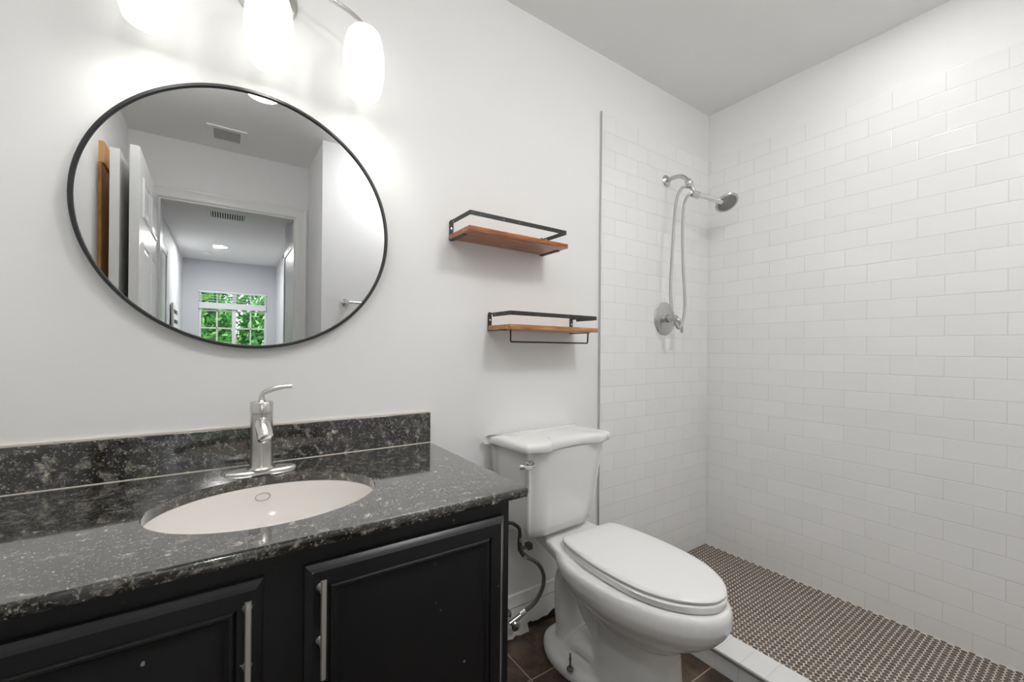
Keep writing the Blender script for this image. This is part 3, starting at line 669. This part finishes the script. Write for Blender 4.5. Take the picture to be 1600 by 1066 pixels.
# ------------------------------------------------------------------ pipes by the toilet
sv = thing('shutoff_valve', 'small metal shutoff valve low on the wall between vanity and toilet', 'valve', (.900, -.013, .085))
obj('escutcheon', lathe_at([(.028, 0), (.026, .006), (.012, .010)], (0, 0, 0), (0, -1, 0), 28), M['satin'], sv)
bm = bmesh.new(); tube(bm, [(0, 0, 0), (0, -.05, 0)], .008); tube(bm, [(-.012, -.045, -.002), (.040, -.045, .012)], .010); obj('valve_body', bm, M['satin'], sv)
bm = lathe_at([(.006, 0), (.006, .012), (.017, .014), (.019, .019), (.015, .024), (.001, .025)], (0, -.052, 0), (0, -1, 0), 10); obj('handle', bm, M['satin'], sv)
wh = thing('water_hose', 'grey braided water hose curving from the shutoff valve up beside the toilet', 'hose', (.94, -.058, .097))
def rel(P, o): return [tuple(Vector(p)-Vector(o)) for p in P]
O = (.94, -.058, .097)
bm = bmesh.new(); tube(bm, catmull(rel([(.955, -.06, .108), (.981, -.06, .114), (1.008, -.065, .132), (1.032, -.075, .180), (1.025, -.090, .238), (.990, -.110, .293), (.944, -.130, .336), (.893, -.148, .371)], O), 8), .0078, 16); obj('hose', bm, M['greyhose'], wh)
bm = bmesh.new(); tube(bm, rel([(.940, -.058, .101), (.960, -.06, .110)], O), .0105, 8); obj('nut', bm, M['satin'], wh)
bm = bmesh.new(); tube(bm, rel([(.896, -.147, .369), (.881, -.150, .384)], O), .0105, 8); obj('nut', bm, M['satin'], wh)
bh = thing('black_tube', 'bent black tube from the vanity side to a metal tee valve beside the toilet', 'tube', (.865, -.150, .413))
O = (.865, -.150, .413)
bm = bmesh.new(); tube(bm, catmull(rel([(.545, -.150, .516), (.76, -.150, .514), (.824, -.150, .507), (.846, -.150, .495), (.862, -.150, .480), (.866, -.150, .464), (.866, -.150, .440)], O), 6), .0062, 14); obj('tube', bm, M['rubber'], bh)
bm = bmesh.new(); tube(bm, rel([(.866, -.150, .448), (.866, -.150, .432)], O), .0092, 8); obj('coupling', bm, M['satin'], bh)
bm = bmesh.new(); tube(bm, rel([(.866, -.150, .432), (.867, -.150, .405), (.880, -.150, .384)], O), .0085, 14); tube(bm, rel([(.868, -.150, .407), (.895, -.150, .405)], O), .006, 12); obj('tee_valve', bm, mat('dark_valve_metal', (.10, .10, .10), .35, .7), bh)
bm = bmesh.new(); box(bm, (.030, -.012, -.016), (.050, -.006, .004)); box(bm, (.030, .004, -.016), (.050, .010, .004)); box(bm, (.030, -.012, -.001), (.050, .010, .005)); obj('wing_handle', bm, bpy.data.materials['dark_valve_metal'], bh, bevel=.001)

# ------------------------------------------------------------------ shower set
SHX, SHZ = 1.898, 1.990
sh = thing('shower_head_set', 'chrome hand shower on its wall arm with a looped steel hose', 'shower', (SHX, 0, SHZ))
obj('flange', lathe_at([(.030, 0), (.030, .003), (.024, .009), (.012, .012)], (0, 0, 0), (0, -1, 0), 32), M['satin'], sh)
bm = bmesh.new(); tube(bm, catmull([(0, 0, 0), (0, -.04, .003), (0, -.080, -.002), (0, -.112, -.024), (0, -.132, -.052)], 8), .0102, 20); obj('arm', bm, M['satin'], sh)
bm = bmesh.new(); tube(bm, [(0, -.122, -.036), (0, -.126, -.044), (0, -.132, -.054), (0, -.136, -.062)], [.013, .0175, .0175, .013], 24)
tube(bm, [(0, -.134, -.058), (.002, -.146, -.086), (.004, -.152, -.108)], [.0125, .0125, .012], 20)
tube(bm, [(.0, -.138, -.070), (-.030, -.134, -.078)], [.0095, .0095], 16)
tube(bm, [(-.012, -.150, -.112), (.030, -.158, -.114)], [.0165, .0175], 24); obj('diverter_bracket', bm, M['satin'], sh)
hd = bmesh.new()
P = catmull([(-.014, -.148, -.112), (.030, -.158, -.113), (.09, -.172, -.116), (.135, -.184, -.122), (.175, -.195, -.128)], 6)
tube(hd, P, [.0125+.002*(i/len(P)) for i in range(len(P))], 22); obj('hand_grip', hd, M['chrome'], sh)
nrm = Vector((-.22, -.55, -.80)).normalized(); hc_ = Vector((.207, -.205, -.126))
obj('spray_head', lathe_at([(.006, -.030), (.022, -.027), (.042, -.014), (.054, -.003), (.057, .004), (.055, .009), (.050, .0095)], hc_, nrm, 48), M['satin'], sh)
o = obj('spray_face', lathe_at([(.0505, .0), (.0505, .0092), (.03, .0105), (.001, .011)], hc_, nrm, 48), M['spray'], sh)
bm = bmesh.new(); q_ = Vector((0, 0, 1)).rotation_difference(nrm)
for rr, cn in ((.012, 6), (.024, 12), (.036, 18), (.045, 24)):
    for i in range(cn):
        a = 2*PI*i/cn; c_ = hc_+q_ @ Vector((rr*math.cos(a), rr*math.sin(a), .0102)); b2 = bmesh.new()
        b2.free(); rg0 = [tuple(c_+q_ @ Vector((.0019*math.cos(2*PI*k/7), .0019*math.sin(2*PI*k/7), 0))) for k in range(7)]; rg1 = [tuple(Vector(p_)+nrm*.003) for p_ in rg0]; loft(bm, [rg0, rg1])
no = obj('nozzles', bm, M['satin'], sh); no['kind'] = 'stuff'
HP = [(1.868, -.134, 1.911), (1.845, -.127, 1.902), (1.820, -.12, 1.861), (1.801, -.12, 1.790), (1.786, -.12, 1.641), (1.776, -.12, 1.515), (1.769, -.12, 1.410), (1.775, -.12, 1.328), (1.796, -.12, 1.261), (1.826, -.12, 1.223), (1.849, -.12, 1.222), (1.872, -.12, 1.260), (1.886, -.12, 1.325), (1.881, -.12, 1.420), (1.869, -.12, 1.526), (1.863, -.12, 1.653), (1.865, -.12, 1.759), (1.868, -.125, 1.830), (1.874, -.14, 1.866), (1.886, -.148, 1.878)]
bm = bmesh.new(); tube(bm, catmull([tuple(Vector(p_)-Vector((SHX, 0, SHZ))) for p_ in HP], 6), .0068, 14); obj('hose', bm, M['steelhose'], sh)
va = thing('shower_valve', 'round satin chrome shower valve with a lever below the hand shower', 'valve', (1.893, 0, 1.273))
obj('escutcheon', lathe_at([(.086, 0), (.086, .003), (.080, .008), (.060, .012), (.040, .016), (.001, .018)], (0, 0, 0), (0, -1, 0), 64), M['satin'], va)
obj('stem', lathe_at([(.030, .010), (.027, .018), (.021, .020), (.021, .046), (.019, .050), (.017, .070), (.001, .072)], (0, 0, 0), (0, -1, 0), 36), M['satin'], va)
bm = bmesh.new(); tube(bm, catmull([(0, -.060, 0), (.004, -.080, -.012), (.010, -.090, -.040), (.014, -.094, -.075)], 6), [.016]+[.012-.005*i/18 for i in range(18)], 16); obj('lever', bm, M['satin'], va)
